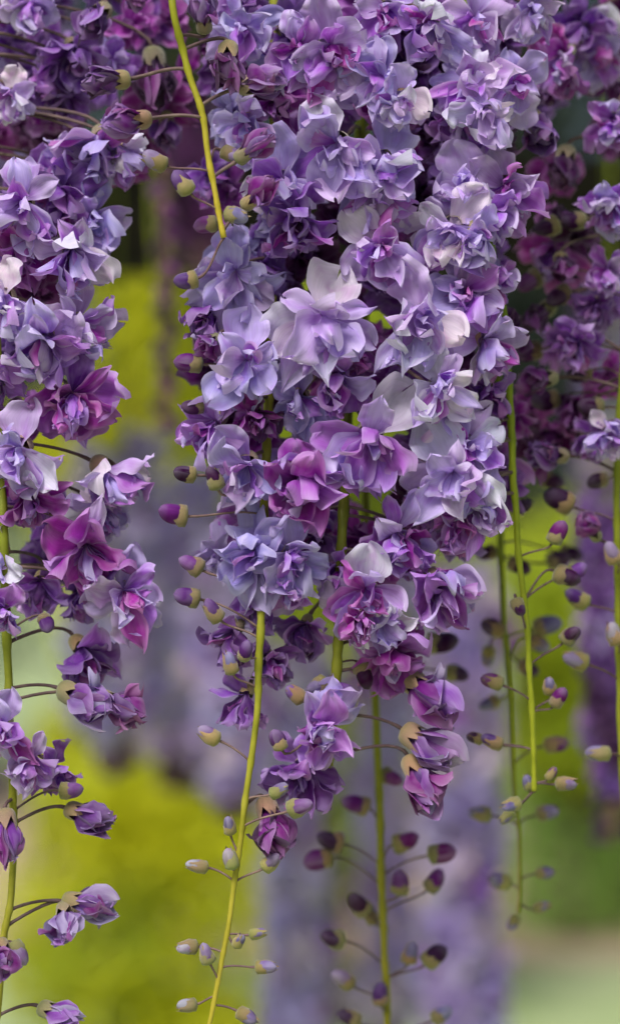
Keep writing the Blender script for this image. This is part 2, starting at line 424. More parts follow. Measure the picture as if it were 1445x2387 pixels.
# ------------------------------------------------------------------ building a raceme
class Raceme:
    def __init__(self, label, path, r0, r1, depth=None, tint=(1, 1, 1), group='wisteria racemes hanging from the vine'):
        pts = [P(*p) if len(p) == 3 else P(p[0], p[1], depth) for p in path]
        # every stem runs on up, out of the picture, to the branch or the added leaf canopy it grows from
        pts.insert(0, Vector((pts[0].x, .935, 1.846)) if pts[0].y < 1.1 else Vector((pts[0].x, pts[0].y, 2.43)))
        self.pts = catmull(pts, 10); n = len(self.pts)
        self.root = bpy.data.objects.new('wisteria_raceme', None); COL.objects.link(self.root)
        self.root.empty_display_size = .01
        self.root.location = self.pts[-1]; self.o = self.pts[-1].copy()
        tag(self.root, label, 'wisteria', group)
        self.r0, self.r1, self.tint, self.nodes = r0, r1, tint, []
        self.top = self.pts[0].z; self.bot = self.pts[-1].z
    def at_z(self, z):
        p = min(self.pts, key=lambda q: abs(q.z - z)); return p
    def rad(self, p):
        t = (self.top - p.z) / max(1e-6, self.top - self.bot); return self.r0 + (self.r1 - self.r0) * min(max(t, 0), 1)
    def pedicel(self, part, base, axis, attach=None, r=.00055, tint=(1, 1, 1)):
        if attach is None:
            rise = (base - self.at_z(base.z)).length
            attach = self.at_z(base.z + .25 * rise + U(-.002, .004))
        else:
            attach = min(self.pts, key=lambda q: (q.x - attach.x) ** 2 * .3 + (q.z - attach.z) ** 2)
        self.nodes.append(attach.z)
        L = (base - attach).length
        if L < .002: return
        side = (base - attach).normalized()
        p1 = attach + side * L * .36 + Vector((0, 0, .10 * L)); p2 = base - axis * min(.3 * L, .012) + Vector((0, 0, .02 * L))
        pts = []
        for i in range(9):
            t = i / 8; s = 1 - t
            pts.append(s ** 3 * attach + 3 * s * s * t * p1 + 3 * s * t * t * p2 + t ** 3 * base)
        rad = [r * (1.35 if i == 0 else 1.0 if i < 7 else 1.25) for i in range(9)]
        loc = part.location + self.root.location
        vs, fs, uv = tube([p - loc for p in pts], rad, 6)
        o = link('pedicel', mesh('pedicel', vs, fs, M_PED, uv), part); o.color = (*tint, 1)
    def part(self, name, base):
        e = bpy.data.objects.new(name, None); COL.objects.link(e); e.empty_display_size = .003
        e.parent = self.root; e.location = base - self.root.location; return e
    def flower(self, x, y, s, T, pal, ax=None, ay=None, d=0.0, attach=None, full=False):
        d = self.d + d if hasattr(self, 'd') else d
        c = P(x, y, d); size = s * K * d / FOC * {'O': 1.20, 'R': 1.16, 'H': 1.22}[T]
        if ax is None:
            st = self.at_z(c.z + .01); q = c - st
            axis = Vector((q.x, 0, 0)) / max(.02, abs(q.x) + .008) * .75 + Vector((U(-.25, .25), -U(.55, 1.0), -U(.2, .7)))
        else:
            axis = Vector((ax, -math.sqrt(max(.06, 1 - ax * ax - ay * ay)), -ay))
        axis.normalize()
        base = c - axis * size * (.20 if T == 'O' else .30 if T == 'R' else .42)
        o_, m_, i_, deep = PAL[pal]
        if full:
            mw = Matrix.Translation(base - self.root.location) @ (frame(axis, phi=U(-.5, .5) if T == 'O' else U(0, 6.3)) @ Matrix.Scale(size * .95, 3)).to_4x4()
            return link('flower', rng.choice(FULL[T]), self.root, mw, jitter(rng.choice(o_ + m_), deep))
        e = self.part('flower', base)
        fr = frame(axis, phi=U(-.25, .25) if T == 'O' else U(0, 6.3))
        ch = size * (.20 if T != 'H' else .30); cw = size * (.40 if T != 'H' else .60)
        cm = Matrix.Translation(-axis * ch * (.75 if T != 'H' else .42)) @ (fr @ Matrix.Diagonal((cw * .62, cw * .62, ch))).to_4x4()
        link('calyx', rng.choice(HCUP if T == 'H' else CALYX), e, cm, (U(.75, 1.0), U(.7, .95), U(.65, .95), U(.2, 1.0)))
        for kind, ln, tilt, turn, layer in recipe(T):
            m = fr @ Matrix.Rotation(R_(turn), 3, 'Z') @ Matrix.Rotation(R_(tilt), 3, 'Y') @ Matrix.Rotation(R_(U(-18, 18) * (.5 if T == 'H' else 1)), 3, 'Z')
            if T != 'H':      # the soft petals hang
                dr = m @ Vector((0, 0, 1)); hang = Vector((0, 0, -1))
                ang = dr.angle(hang); axr = dr.cross(hang)
                if axr.length > .05: m = Matrix.Rotation(min(ang, U(.15, .80) * math.sin(ang) * (1.0 if T == 'R' else .6)), 3, axr) @ m
            low = 1 if T == 'O' and (m @ Vector((0, 0, 1))).z < -.45 else 0     # the lower petals carry more pigment than the banners
            m = m @ Matrix.Diagonal((1, U(.85, 1.2), 1)) @ Matrix.Scale(ln * size, 3)
            mw = Matrix.Translation(axis * size * (.02, .04, .05)[layer]) @ m.to_4x4()
            link('petal', rng.choice(PETALS[kind]), e, mw, jitter(rng.choice((o_, m_, i_)[min(2, layer + low)]), min(1, deep + .25 * low), (.62 if T == 'H' else 1.0)))
        self.pedicel(e, base - axis * ch * (.70 if T != 'H' else .38), axis, attach, .00065)
        return e
    def bud(self, x, y, s, ax, ay, pal='d', open_=.5, d=0.0, attach=None, green=0.0, ptint=(1, 1, 1)):
        d = self.d + d
        size = .80 * s * K * d / FOC
        axis = Vector((ax, -U(.0, .45), -ay)).normalized()
        base = P(x, y, d) - axis * size * .5
        e = self.part('bud', base); fr = frame(axis, phi=U(0, 6.3))
        cup = size * (.92 - .52 * open_) ; wd = size * (.96 + .20 * open_)
        q_ = .74 + .26 * min(1, green * 1.4); t = (.95 * q_, (.82 + .16 * green) * q_, (.76 - .1 * green) * q_)
        link('calyx', rng.choice(BUDCUP), e, (fr @ Matrix.Diagonal((wd, wd, cup))).to_4x4(), (t[0] * U(.85, 1.1), t[1] * U(.85, 1.1), t[2] * U(.85, 1.1), U(.35, 1.0) * (1 - .75 * min(1, green))))
        link('corolla', rng.choice(OVOID), e, Matrix.Translation(axis * size * .10) @ (fr @ Matrix.Diagonal((wd * .94, wd * .94, size * (.92 + .04 * open_)))).to_4x4(),
             tuple(q * (.50 if i < 3 else 1) for i, q in enumerate(jitter(rng.choice(PAL['p' if pal == 'k' else pal][0]), .85))))
        self.pedicel(e, base + axis * cup * .02, axis, attach, .00042, ptint)
        return e
    def finish(self):
        """the stem, swollen a little at every node where a pedicel leaves it"""
        rad = []
        for i, p in enumerate(self.pts):
            b = sum(math.exp(-((p.z - z) / .0012) ** 2) for z in self.nodes)
            rad.append(self.rad(p) * (1 + .22 * min(1, b)))
        pts = [p + Vector((noise.noise(p * 60) * .0006, noise.noise(p * 60 + Vector((9, 0, 0))) * .0006, 0)) - self.root.location for p in self.pts]
        vs, fs, uv = tube(pts, rad, 9)
        o = link('stem', mesh('stem', vs, fs, M_STEM, uv), self.root); o.color = (*self.tint, 1)

def build(label, path, r0, r1, depth, flowers='', buds='', tint=(1, 1, 1), ptint=(1, 1, 1)):
    R = Raceme(label, path, r0, r1, depth, tint); R.d = depth
    for ln in flowers.strip().splitlines():
        f = ln.split('#')[0].split()
        if not f: continue
        x, y, s = map(float, f[:3]); T, pal = f[3], f[4]; kw = {}
        rest = list(map(float, f[5:]))
        if len(rest) >= 2: kw.update(ax=rest[0], ay=rest[1])
        if len(rest) >= 3: kw['d'] = rest[2] / 100
        elif not kw.get('d'): kw['d'] = U(-.006, .006)
        if len(rest) >= 5: kw['attach'] = P(rest[3], rest[4], depth)
        R.flower(x, y, s, T, pal, **kw)
    for ln in buds.strip().splitlines():
        f = ln.split('#')[0].split()
        if not f: continue
        x, y, s, ax, ay = map(float, f[:5]); pal = f[5]; op = float(f[6]); dd = float(f[7]) / 100 if len(f) > 7 else U(-.004, .004)
        att = P(float(f[8]), float(f[9]), depth) if len(f) > 9 else None
        gr = float(f[10]) if len(f) > 10 else .2
        R.bud(x, y, s, ax, ay, pal, op, dd, att, gr, ptint)
    return R
def fill(R, n, x0, x1, y0, y1, d0, d1, pals, s=(120, 190)):  # dark palettes put the shade between blooms into the petal colour
    """flowers on the far side of the stem"""
    for i in range(n):
        T = rng.choice('OORR'); y = y0 + (y1 - y0) * (i + U(0, 1)) / n
        R.flower(U(x0, x1), y, U(*s), T, rng.choice(pals), U(-.6, .6), U(-.2, .6), U(d0, d1) / 100, full=True)
# ------------------------------------------------------------------ ground and planting behind
def shrub(name, label, cat, px, d, base_w, height, mat, leaf, n, seed, trunk_h=.25, group='shrubs and trees behind the wisteria', lobes=9, depth=None, front=0.0):
    r = random.Random(seed)
    root = bpy.data.objects.new(name, None); COL.objects.link(root)
    x = (px - 722.5) * K * d / FOC
    root.location = (x, d, 0); tag(root, label, cat, group)
    pts = []; L = []
    depth = depth or base_w
    for i in range(lobes):
        t = (i + .5) / lobes; z = trunk_h + (height - trunk_h) * (.12 + .80 * t)
        w_ = math.sin(math.pi * (.22 + .66 * t)) ** .8
        a = r.uniform(0, 6.3); q = r.uniform(.15, .8) * w_ * .5
        L.append((Vector((math.cos(a) * q * base_w, math.sin(a) * q * depth - front * (1 - t), z)), r.uniform(.28, .42) * base_w * (.6 + .5 * w_)))
    vs, fs = [], []
    for i in range(n):
        c, rad = r.choice(L)
        v = Vector((r.gauss(0, 1), r.gauss(0, 1), r.gauss(0, 1))).normalized()
        p = c + v * rad * (r.random() ** .33) * (1 + .25 * noise.noise(v * 2.5 + c))
        p.z = max(p.z, .05)
        nrm = (v + Vector((r.gauss(0, .5), r.gauss(0, .5), r.gauss(.4, .5)))).normalized()
        tx = nrm.cross(Vector((r.gauss(0, 1), r.gauss(0, 1), r.gauss(0, 1)))).normalized(); ty = nrm.cross(tx)
        s = leaf * r.uniform(.6, 1.3); b = len(vs)
        vs += [p - tx * s, p + ty * s * .38 + nrm * s * .12, p + tx * s, p - ty * s * .38 + nrm * s * .12]
        fs += [(b, b + 1, b + 2), (b, b + 2, b + 3)]
    link('crown', mesh('crown', vs, fs, mat, smooth=False), root)
    tv, tf, tu = [], [], []
    limbs = [([Vector((0, 0, -.02)), Vector((r.uniform(-.03, .03), 0, height * .3)), Vector((r.uniform(-.08, .08), 0, height * .75))], .028 * height)]
    for c, rad in L:
        z0 = min(height * .45, c.z * .5); limbs.append(([Vector((0, 0, z0)), Vector((c.x * .5, c.y * .5, (z0 + c.z) * .5 - .05)), c], .010 * height))
    for pl, rr in limbs:
        cp = catmull(pl, 4); a, b, u_ = tube(cp, [rr * (1 - .75 * i / (len(cp) - 1)) for i in range(len(cp))], 6)
        o = len(tv); tv += a; tf += [tuple(i + o for i in f) for f in b]; tu += u_
    link('trunk', mesh('trunk', tv, tf, M_BARK, tu), root)
    return root

M_LAWN = plant_material('lawn', (.28, .38, .14), (.38, .46, .22), (.46, .50, .28), scale=1.3, rough=.9, bump=0, detail=8)
M_SOIL = plant_material('soil', (.42, .30, .20), (.56, .43, .31), scale=3, rough=.95, bump=.4)
M_GOLD = plant_material('golden_leaf', (.36, .44, .02), (.64, .63, .010), (.50, .62, .06), scale=2.4, rough=.5, trans=.45, bump=0)
M_LIME = plant_material('lime_leaf', (.34, .46, .02), (.50, .58, .03), (.56, .62, .06), scale=3.5, rough=.5, trans=.4, bump=0)
M_GREEN = plant_material('green_leaf', (.22, .40, .06), (.32, .50, .10), (.42, .58, .17), scale=3.0, rough=.5, trans=.3, bump=0)
M_DARK = plant_material('dark_leaf', (.022, .04, .028), (.04, .065, .05), (.07, .09, .07), scale=2.0, rough=.6, trans=.2, bump=0)

def sheet(name, x0, x1, y0, y1, z, mat, nx=2, ny=2, amp=0.0):
    vs = []; fs = []
    for j in range(ny + 1):
        for i in range(nx + 1):
            p = Vector((x0 + (x1 - x0) * i / nx, y0 + (y1 - y0) * j / ny, z))
            if 0 < i < nx and 0 < j < ny: p.z += amp * noise.noise(p * .7)
            elif amp: p += Vector((noise.noise(p * .9) * .12, noise.noise(p * .9 + Vector((5, 1, 3))) * .12, 0))
            vs.append(p)
    for j in range(ny):
        for i in range(nx):
            a = j * (nx + 1) + i; fs.append((a, a + 1, a + nx + 2, a + nx + 1))
    o = link(name, mesh(name, vs, fs, mat)); o['kind'] = 'structure'; return o
sheet('lawn', -400, 400, -200, 900, 0, M_LAWN)
sheet('soil_bed', -9, 9, 9.15, 16.5, .006, M_SOIL, 60, 14, 0.0)

shrub('golden_shrub', 'tall golden yellow shrub glowing behind the gap between two racemes', 'shrub', 335, 7.2, .62, 2.65, M_GOLD, .035, 6500, 1, lobes=12)
shrub('golden_shrub', 'low golden shrub spreading at the foot of the tall golden one', 'shrub', 300, 6.6, .62, 1.02, M_GOLD, .032, 4500, 2, trunk_h=.1, lobes=9)
shrub('lime_shrub', 'yellow green shrub standing behind the densest flower cluster', 'shrub', 770, 8.0, .85, 2.6, M_LIME, .04, 7000, 3, lobes=14)
shrub('lime_shrub', 'lime green shrub behind the bare budding stems', 'shrub', 1330, 9.6, .80, 1.52, M_LIME, .04, 6000, 4, lobes=9, trunk_h=.62)
shrub('green_shrub', 'mid green rounded shrub at the edge of the tan soil', 'shrub', 1390, 10.7, 1.0, 1.0, M_GREEN, .035, 9000, 5, trunk_h=.02, lobes=16, front=.75)
for i, (px, d, bw, h, sd_) in enumerate(((-500, 13.5, 3.2, 7.0, 21), (420, 15.0, 3.6, 7.5, 22), (1250, 14.2, 3.0, 7.2, 23), (2100, 13.8, 3.2, 6.6, 24))):
    shrub('dark_tree', ('dark dense evergreen tree far beyond the leafy edge of the planting', 'dark evergreen tree rising behind the tall golden shrub',
          'dark evergreen tree rising behind the lime green shrub', 'dark broad evergreen tree at the far end of the soil bed')[i],
          'tree', px, d, bw, h, M_DARK, .09, 9000, sd_, trunk_h=.4, lobes=18)

# ------------------------------------------------------------------ the pergola and the vine that carry the racemes
pg = bpy.data.objects.new('pergola', None); COL.objects.link(pg); pg.location = (0, 2.95, 0)
tag(pg, 'dark timber pergola with a cross beam added in place of the shade behind the flowers', 'pergola')
def box(x0, x1, y0, y1, z0, z1, b=.008):
    import bmesh
    bm = bmesh.new(); bmesh.ops.create_cube(bm, size=1)
    for v in bm.verts: v.co = Vector(((x0 + x1) / 2 + v.co.x * (x1 - x0), (y0 + y1) / 2 + v.co.y * (y1 - y0), (z0 + z1) / 2 + v.co.z * (z1 - z0)))
    bmesh.ops.bevel(bm, geom=bm.edges[:], offset=b, segments=2, affect='EDGES')
    me = bpy.data.meshes.new('timber'); bm.to_mesh(me); bm.free(); me.materials.append(M_SHADE_TIMBER); return me
zb0 = P(0, 640, 2.95).z; zb1 = P(0, 370, 2.95).z
link('beam', box(-1.55, 1.55, -.05, .05, zb0, zb1), pg)  # dark beam put in to stand for a shaded mass
for sx in (-1.4, 1.4):
    link('post', box(sx - .06, sx + .06, -.06 + .112, .06 + .112, -.01, 2.30), pg)
link('rafter', box(-1.45, -1.37, -2.25, .45, 2.3, 2.38), pg); link('rafter', box(1.37, 1.45, -2.25, .45, 2.3, 2.38), pg)
link('beam', box(-1.6, 1.6, -2.13, -2.05, 2.382, 2.46), pg)
for sx in (-1.41, 1.41):
    link('post', box(sx - .06, sx + .06, -2.25, -2.13, -.01, 2.298), pg)

vine = bpy.data.objects.new('wisteria_vine', None); COL.objects.link(vine); vine.location = (-1.35, .86, 0)
tag(vine, 'twisted grey brown wisteria vine with arching woody branches above the racemes', 'vine')
def vine_branch(name, pts, r0, r1):
    cp = catmull([Vector(p) for p in pts], 10); n = len(cp)
    vs, fs, uv = tube([p + Vector((0, noise.noise(p * 9) * .012, noise.noise(p * 9 + Vector((4, 4, 4))) * .012)) - vine.location for p in cp],
                      [(r0 + (r1 - r0) * i / (n - 1)) * (1 + .18 * noise.noise(p * 40)) for i, p in enumerate(cp)], 9)
    link(name, mesh(name, vs, fs, M_BARK, uv), vine)
vine_branch('trunk', [(-1.35, .86, -.02), (-1.33, .84, .8), (-1.27, .80, 1.5), (-1.30, .84, 2.0), (-1.1, .86, 2.44), (-.4, .87, 2.50), (.6, .87, 2.50), (1.5, .87, 2.50)], .035, .014)
vine_branch('branch', [(-1.29, .84, 1.95), (-.9, .90, 1.90), (-.45, .93, 1.852), (-.1, .935, 1.850), (.2, .935, 1.850), (.5, .93, 1.87)], .012, .006)
r = random.Random(77); vs, fs = [], []
for i in range(18000):      # unseen leaf canopy over the far pergola, added to shade the beam
    p = Vector((r.uniform(-1.7, 1.7), r.uniform(1.5, 3.7), 2.40 + r.random() * .22))
    p.z += .05 * noise.noise(p * 2)
    nr = Vector((r.gauss(0, .5), r.gauss(0, .5), 1)).normalized(); tx = nr.cross(Vector((r.gauss(0, 1), r.gauss(0, 1), .1))).normalized(); ty = nr.cross(tx)
    q = r.uniform(.025, .045); b = len(vs); p = p - vine.location
    vs += [p - tx * q, p + ty * q * .4, p + tx * q, p - ty * q * .4]; fs += [(b, b + 1, b + 2), (b, b + 2, b + 3)]
lv = link('shade_foliage', mesh('shade_foliage', vs, fs, M_GREEN, smooth=False), vine); lv['kind'] = 'stuff'

# ------------------------------------------------------------------ the racemes in focus
RAC = []
A = build('sharp lilac and magenta raceme beside the golden gap, facing the densest raceme', [(-20, -60, .96), (-20, 400, .94), (-10, 800, .915), (6, 1180), (15, 1500), (20, 1620), (28, 1800), (32, 1950), (25, 2100), (8, 2200), (0, 2330), (-12, 2420)], .0022, .0011, .895,
'''
45 465 200 O l -.1 .1 -.6
130 450 170 R v -.2 .4 1.4
215 500 180 O g .2 .2 2.2
190 605 195 R l .45 .55 -.4
60 585 185 R k .1 .6 .4
-5 690 175 O w -.3 .1 -1.4
95 815 215 R l -.05 .65 -1.2
215 760 190 R l .75 .25 0
172 935 200 R p .15 .35 -.6
30 1050 220 O w -.2 .2 -1.2
285 1115 215 R l .65 .35 .2
70 1175 165 R p .1 .6 -.4
205 1300 215 R p .15 .5 -1.0
305 1385 210 O l .5 .15 -.5
250 1210 150 R l .5 .5 1.5
80 1380 140 R v -.2 .6 2.2
185 1400 110 R v .2 .6 2.4
210 1545 180 R v .45 .6 1.6 30 1500
215 1640 150 H m .80 .30 -.2 35 1605
295 1655 130 H p .85 .30 0.2 35 1640
-5 1700 165 O l -.2 .3 -1.6
65 1790 130 R m .0 .4 -1.4
135 1800 115 R v .55 .4 .6
218 1908 118 H v .85 .25 0 40 1915
20 1968 130 H p .15 .9 -1.2
222 2110 125 H m .95 .05 .2 30 2125
155 2165 120 H m .15 .55 -.4 30 2160
5 2245 105 H p .1 .6 -1.2
150 2372 110 H m .85 .25 -.3 0 2365
10 1430 110 R m .1 .3 -1.3
-30 1300 150 R l -.5 .3 -.5
-30 900 160 R m -.5 .4 .2
''', '''
110 1455 60 .3 .4 v .9 -.6 20 1480
165 1845 70 .95 .05 k .55 0 40 1890 .6
45 2222 75 .5 .6 l .5 -.5 15 2200 .4
''', tint=(.80, .82, .6)); RAC.append(A)
fill(A, 13, -60, 150, 420, 1350, 2.5, 5, 'vvddp')

L = build('soft purple raceme of half open flowers hanging above the tall golden shrub', [(-30, -60), (-30, 200), (-26, 480)], .002, .0015, .935,
'''
75 15 130 R l .2 .5 -.5
215 48 120 H v -.35 .55 -1.0
315 0 85 H p .4 .6 -1
185 130 175 R v .3 .5 0
275 125 130 O m .5 -.3 1
110 190 150 R v .2 .6 .6
18 222 130 O w -.2 .3 -1.5
165 240 130 R v .3 .7 1.2
365 195 150 H d .1 .9 .8
240 355 200 R l .1 .65 -2.2
160 380 150 R m -.3 .7 -1.6
300 370 140 R l .4 .6 -2.0
390 310 90 H v .1 .9 1.5
95 420 170 R m .1 .6 -.5
330 60 150 O v .2 .5 3
420 200 150 R d .2 .5 3
'''); RAC.append(L)
fill(L, 20, -60, 400, -40, 380, 2, 6, 'vddp')

T = build('bare yellow green stem with a few purple buds in front of the dark beam', [(400, -60), (430, 130), (470, 260), (492, 400), (522, 553)], .0016, .0009, .878,
'''
232 188 118 H v -.85 .15 .6 432 160
280 285 125 H p -.80 .20 -.6 462 272
470 18 100 H v -.1 -.75 .3 425 90
530 165 130 H d .0 .85 .3 440 120
618 185 118 H p .80 -.15 -.2 475 245
597 335 95 H p .75 -.6 -.2 500 415
610 445 95 H p .70 -.55 .0 522 535
''', '''
360 375 80 -.9 -.35 l .12 -.2 492 405 .3
425 425 80 -.55 -.75 v .35 -.4 515 497 .5
550 500 75 .9 .1 g .15 .2 505 470 .6
480 522 70 -.9 .1 k .5 .8 500 470 .2
540 360 70 .6 .3 l .2 1.2 492 380 .3
435 655 70 -.9 .25 v .55 .1 522 553 .2
''', tint=(1.15, 1.02, .75), ptint=(1.3, 1.2, 1.2)); RAC.append(T)

C1 = build('densest pale lavender raceme ending in dark purple rosettes on a thick green stem', [(860, -60, .96), (840, 300, .96), (815, 700, .955), (808, 1000, .94), (800, 1200), (790, 1400), (784, 1600), (772, 1720), (765, 1790)], .0021, .0016, .905,
'''
775 105 230 O l .1 .2 -1.2
905 20 170 O l .0 .2 -.4
1010 55 180 O l .1 .4 -.8
885 165 185 O g -.2 -.1 -1.5
940 235 150 O w .2 .6 -1.8
775 330 235 O w -.2 .1 -1.8
905 375 230 O w .25 .1 -1.5
885 465 210 O l -.1 .4 -1.0
885 575 190 O l -.05 .2 -1.4
755 735 270 O w .05 .05 -2.4
790 890 180 R m .1 .45 -1.6
690 935 180 O g -.2 .3 -.8
985 740 250 O w -.15 .15 -1.8
1030 890 175 O w .2 -.1 -1.6
865 1020 255 O l .05 .2 -2.0
695 1130 225 R p -.05 .15 -2.2
930 1260 175 R m .1 .4 -1.0
850 1380 215 O l -.05 .2 -1.4
900 1460 150 O w .5 .55 -.8
780 1340 140 R m -.3 .3 -.5
1050 1385 205 R m .45 .45 -.8
920 1545 185 R k .2 .5 -.2 790 1500
1012 1632 165 H p .55 .45 -.2 790 1560
1015 1750 150 H m .75 .45 -.2 775 1672
990 1845 150 H p .35 .75 -.3 770 1762
755 1695 185 R m .05 .1 -1.2
690 1815 175 R v -.25 .45 -.4
840 1455 110 R k .0 .5 -1.5
960 1310 140 R p .1 .7 0
700 1480 130 R v -.3 .6 .8
730 1250 150 R v -.1 .5 .8
830 820 150 R p .1 .5 .4
''', '''
790 1612 85 .85 -.3 v .6 0 788 1560 .1
690 1618 65 -.4 -.4 v .3 -.6 786 1570 .1
740 1600 70 -.7 .5 g .2 -.2 786 1570 .3
648 1725 66 -.1 -.3 k .5 -1.6 775 1680 .4
850 1575 75 .4 .8 d .8 .3 788 1540 .1
''', tint=(.52, .58, .35)); RAC.append(C1)
fill(C1, 46, 560, 1010, -40, 1330, 2, 6, 'vdpdd')

C2 = build('raceme with grey lavender flowers above a long yellow tip of pale green buds', [(640, -60, .945), (640, 400, .935), (630, 800, .92), (615, 1200, .90), (607, 1420), (598, 1650), (575, 1850), (560, 1960), (545, 2080), (530, 2180), (510, 2290), (484, 2400)], .0022, .0008, .893,
'''
560 60 190 O g -.2 .3 1.5
570 290 180 O g -.1 .4 1.0
655 420 190 O l -.1 .2 -.3
700 520 190 R v .25 .45 -.6
690 110 150 O m -.2 .4 .2
650 230 150 R d .1 .6 2
540 635 220 O g -.2 .25 .2
470 745 130 R v -.6 .4 .8
480 805 75 H p -.5 .5 0
570 840 225 O g -.1 .1 -.8
470 1005 175 R m -.55 .45 .4
600 975 120 R d .1 .5 0
570 1095 205 O g -.15 .35 -.4
580 1285 215 O g -.35 .0 -.6
690 1290 195 O g .3 .05 -.7
685 1370 130 R m .05 .6 -.4
530 1500 160 R v -.35 .6 1.0
560 1650 140 R v -.3 .7 1.2
600 1420 130 R m -.1 .5 1.0
640 1945 150 H d .25 .75 .3 585 1880
640 1550 130 R v .4 .5 1.2
''', '''
440 845 85 -.9 -.1 d .45 .2 600 860 .05
450 950 65 -.8 .2 d .6 .6 600 960 0
430 1105 70 -.95 -.1 d .5 -.2 560 1120 .1
500 1115 72 -.25 -.8 d .35 -.5 600 1135 .15
405 1200 85 -.9 -.1 d .7 0 610 1200 .05
447 1315 75 -.75 -.45 k .6 0 606 1380 .1
437 1392 75 -.95 -.2 v .6 .2 604 1462 .1
495 1425 76 -.55 -.65 k .3 -.3 602 1495 .35
572 1517 60 .1 -.4 k .8 -.6 600 1545 .3
535 1548 68 -.3 -.8 g .1 -.4 598 1612 .25
487 1715 72 -.85 -.45 l .15 0 592 1772 .8
700 1880 80 .8 -.4 k .5 -.5 575 1925 .5
650 1845 60 .7 -.3 g .2 -.3 580 1860 .5
535 1925 60 -.1 -.9 g .05 0 556 2000 1
537 2003 66 -.2 -.85 l .15 -.3 554 2015 .7
460 2020 66 -.9 -.2 w .1 0 550 2055 .5
632 2012 64 .75 -.6 m .45 0 550 2060 .9
556 2195 48 .2 -.5 g .05 -.2 532 2180 1.2
600 2178 50 .8 -.15 g .1 0 534 2180 .9
437 2208 64 -.95 -.1 w .15 0 527 2218 .3
480 2226 64 -.3 -.7 l .2 -.3 512 2290 .7
620 2255 66 .95 -.1 g .1 0 530 2262 .5
437 2346 60 -.95 .15 w .05 0 502 2325 .2
575 2370 66 .85 .4 g .08 0 508 2350 .3
''', tint=(1.05, .98, .75), ptint=(1.5, 1.5, 1.4)); RAC.append(C2)
fill(C2, 32, 470, 740, -40, 1380, 2, 5, 'vgvdd')

D1 = build('pale lavender raceme running down to a lime green stem of small olive buds', [(1090, -60), (1110, 300), (1150, 600), (1174, 750), (1190, 1000), (1205, 1250), (1230, 1500), (1243, 1750), (1246, 1845)], .0020, .0009, .925,
'''
1110 40 190 O l .1 .2 -1.5
1250 15 160 O w .2 .3 -1
1095 170 185 O w -.1 -.35 -2.6
1140 265 185 O w .25 .55 -3.0
1060 280 140 R m -.2 .6 -1.6
1210 190 180 O l .35 .2 -1.5
1085 420 190 O w -.1 -.25 -2.6
1190 430 205 O l .4 .05 -2.2
1045 535 200 O w -.25 .35 -3.2
1110 555 150 O w .1 .6 -3.4
1160 510 160 R m .4 .5 -2.4
1090 665 190 O l .1 -.1 -2.6
1160 640 150 O m .6 .1 -1.6
1160 805 180 R l .55 .35 -2.4
1100 1030 190 O l .3 -.1 -2.6
1060 1110 220 O w .0 .3 -3.2
1130 1190 180 O l .45 .35 -2.4
1070 1235 150 R k .1 .6 -2.2
1000 1190 130 R m -.3 .5 -1.2
1150 920 130 R v .5 .3 -1
1260 310 130 H v .2 .6 .5
''', '''
1300 1242 72 .4 -.8 d .6 -.2 1212 1312 .15
1320 1345 80 .7 .35 d .5 .3 1222 1402 .1
1345 1332 60 .8 -.3 k .7 .5 1222 1402 .1
1207 1415 56 .2 .8 d .3 -1 1225 1470 .1
1302 1627 64 .45 -.85 d .4 0 1240 1670 .2
1280 1600 56 -.2 -.9 g .1 .5 1240 1670 .8
1148 1587 66 -.85 -.4 d .25 -.2 1234 1640 .5
1147 1730 66 -.9 -.3 v .35 0 1240 1752 .4
1108 1720 52 -.8 -.4 d .2 .8 1240 1752 .1
1318 1827 62 .95 -.1 l .12 0 1246 1825 .4
1285 1805 44 .5 -.7 d .1 0 1246 1825 .6
1230 1826 50 -.2 -.9 g .05 .6 1245 1838 .6
1192 1876 62 -.95 .1 g .08 0 1246 1842 .7
1182 1905 52 -.6 .4 g .1 .8 1246 1842 .7
1330 1480 66 .5 -.6 d .5 .6 1230 1545 .2
''', tint=(.72, .88, .35)); RAC.append(D1)
fill(D1, 34, 960, 1190, -40, 1280, .5, 3, 'vdvdp')

C3 = build('thin raceme of dull purple buds on an olive stem before a pale blurred raceme', [(850, -60), (850, 1000), (868, 1500), (875, 1650), (885, 1900), (892, 2130), (900, 2300), (904, 2420)], .0021, .0013, .985,
'', '''
830 1875 80 -.8 -.3 d .8 0 880 1930 .1
770 1962 80 -.9 -.2 d .7 0 882 2010 .1
740 2005 84 -.95 .1 d .7 0 884 2062 .1
945 1965 80 .85 -.2 d .5 0 888 2030 .3
1030 1990 84 .9 -.2 d .5 0 890 2050 .2
935 2060 72 .2 -.9 d .6 -.5 892 2110 .2
1015 2055 74 .5 -.6 k .4 0 892 2120 .3
835 2110 78 -.6 -.6 d .6 0 890 2160 .1
862 2132 66 -.3 -.6 g .2 .5 890 2170 .4
775 2190 80 -.9 -.2 d .4 0 892 2260 .2
955 2222 70 .1 -.9 g .4 0 898 2290 .3
1012 2230 80 .6 -.6 d .5 0 900 2292 .3
800 2282 76 -.6 -.6 g .4 0 896 2340 .2
885 2320 66 -.1 -.9 v .7 -.4 900 2360 .1
815 2372 74 -.7 -.5 d .4 0 902 2410 .2
1030 2366 70 .7 -.5 g .3 0 902 2420 .3
910 1815 70 .5 .3 d .6 .4 882 1860 .1
1030 1500 90 .9 0 d .7 .4 870 1500 .1
1065 1570 70 .9 .1 d .3 1.5 872 1560 .2
''', tint=(.66, .64, .35)); RAC.append(C3)
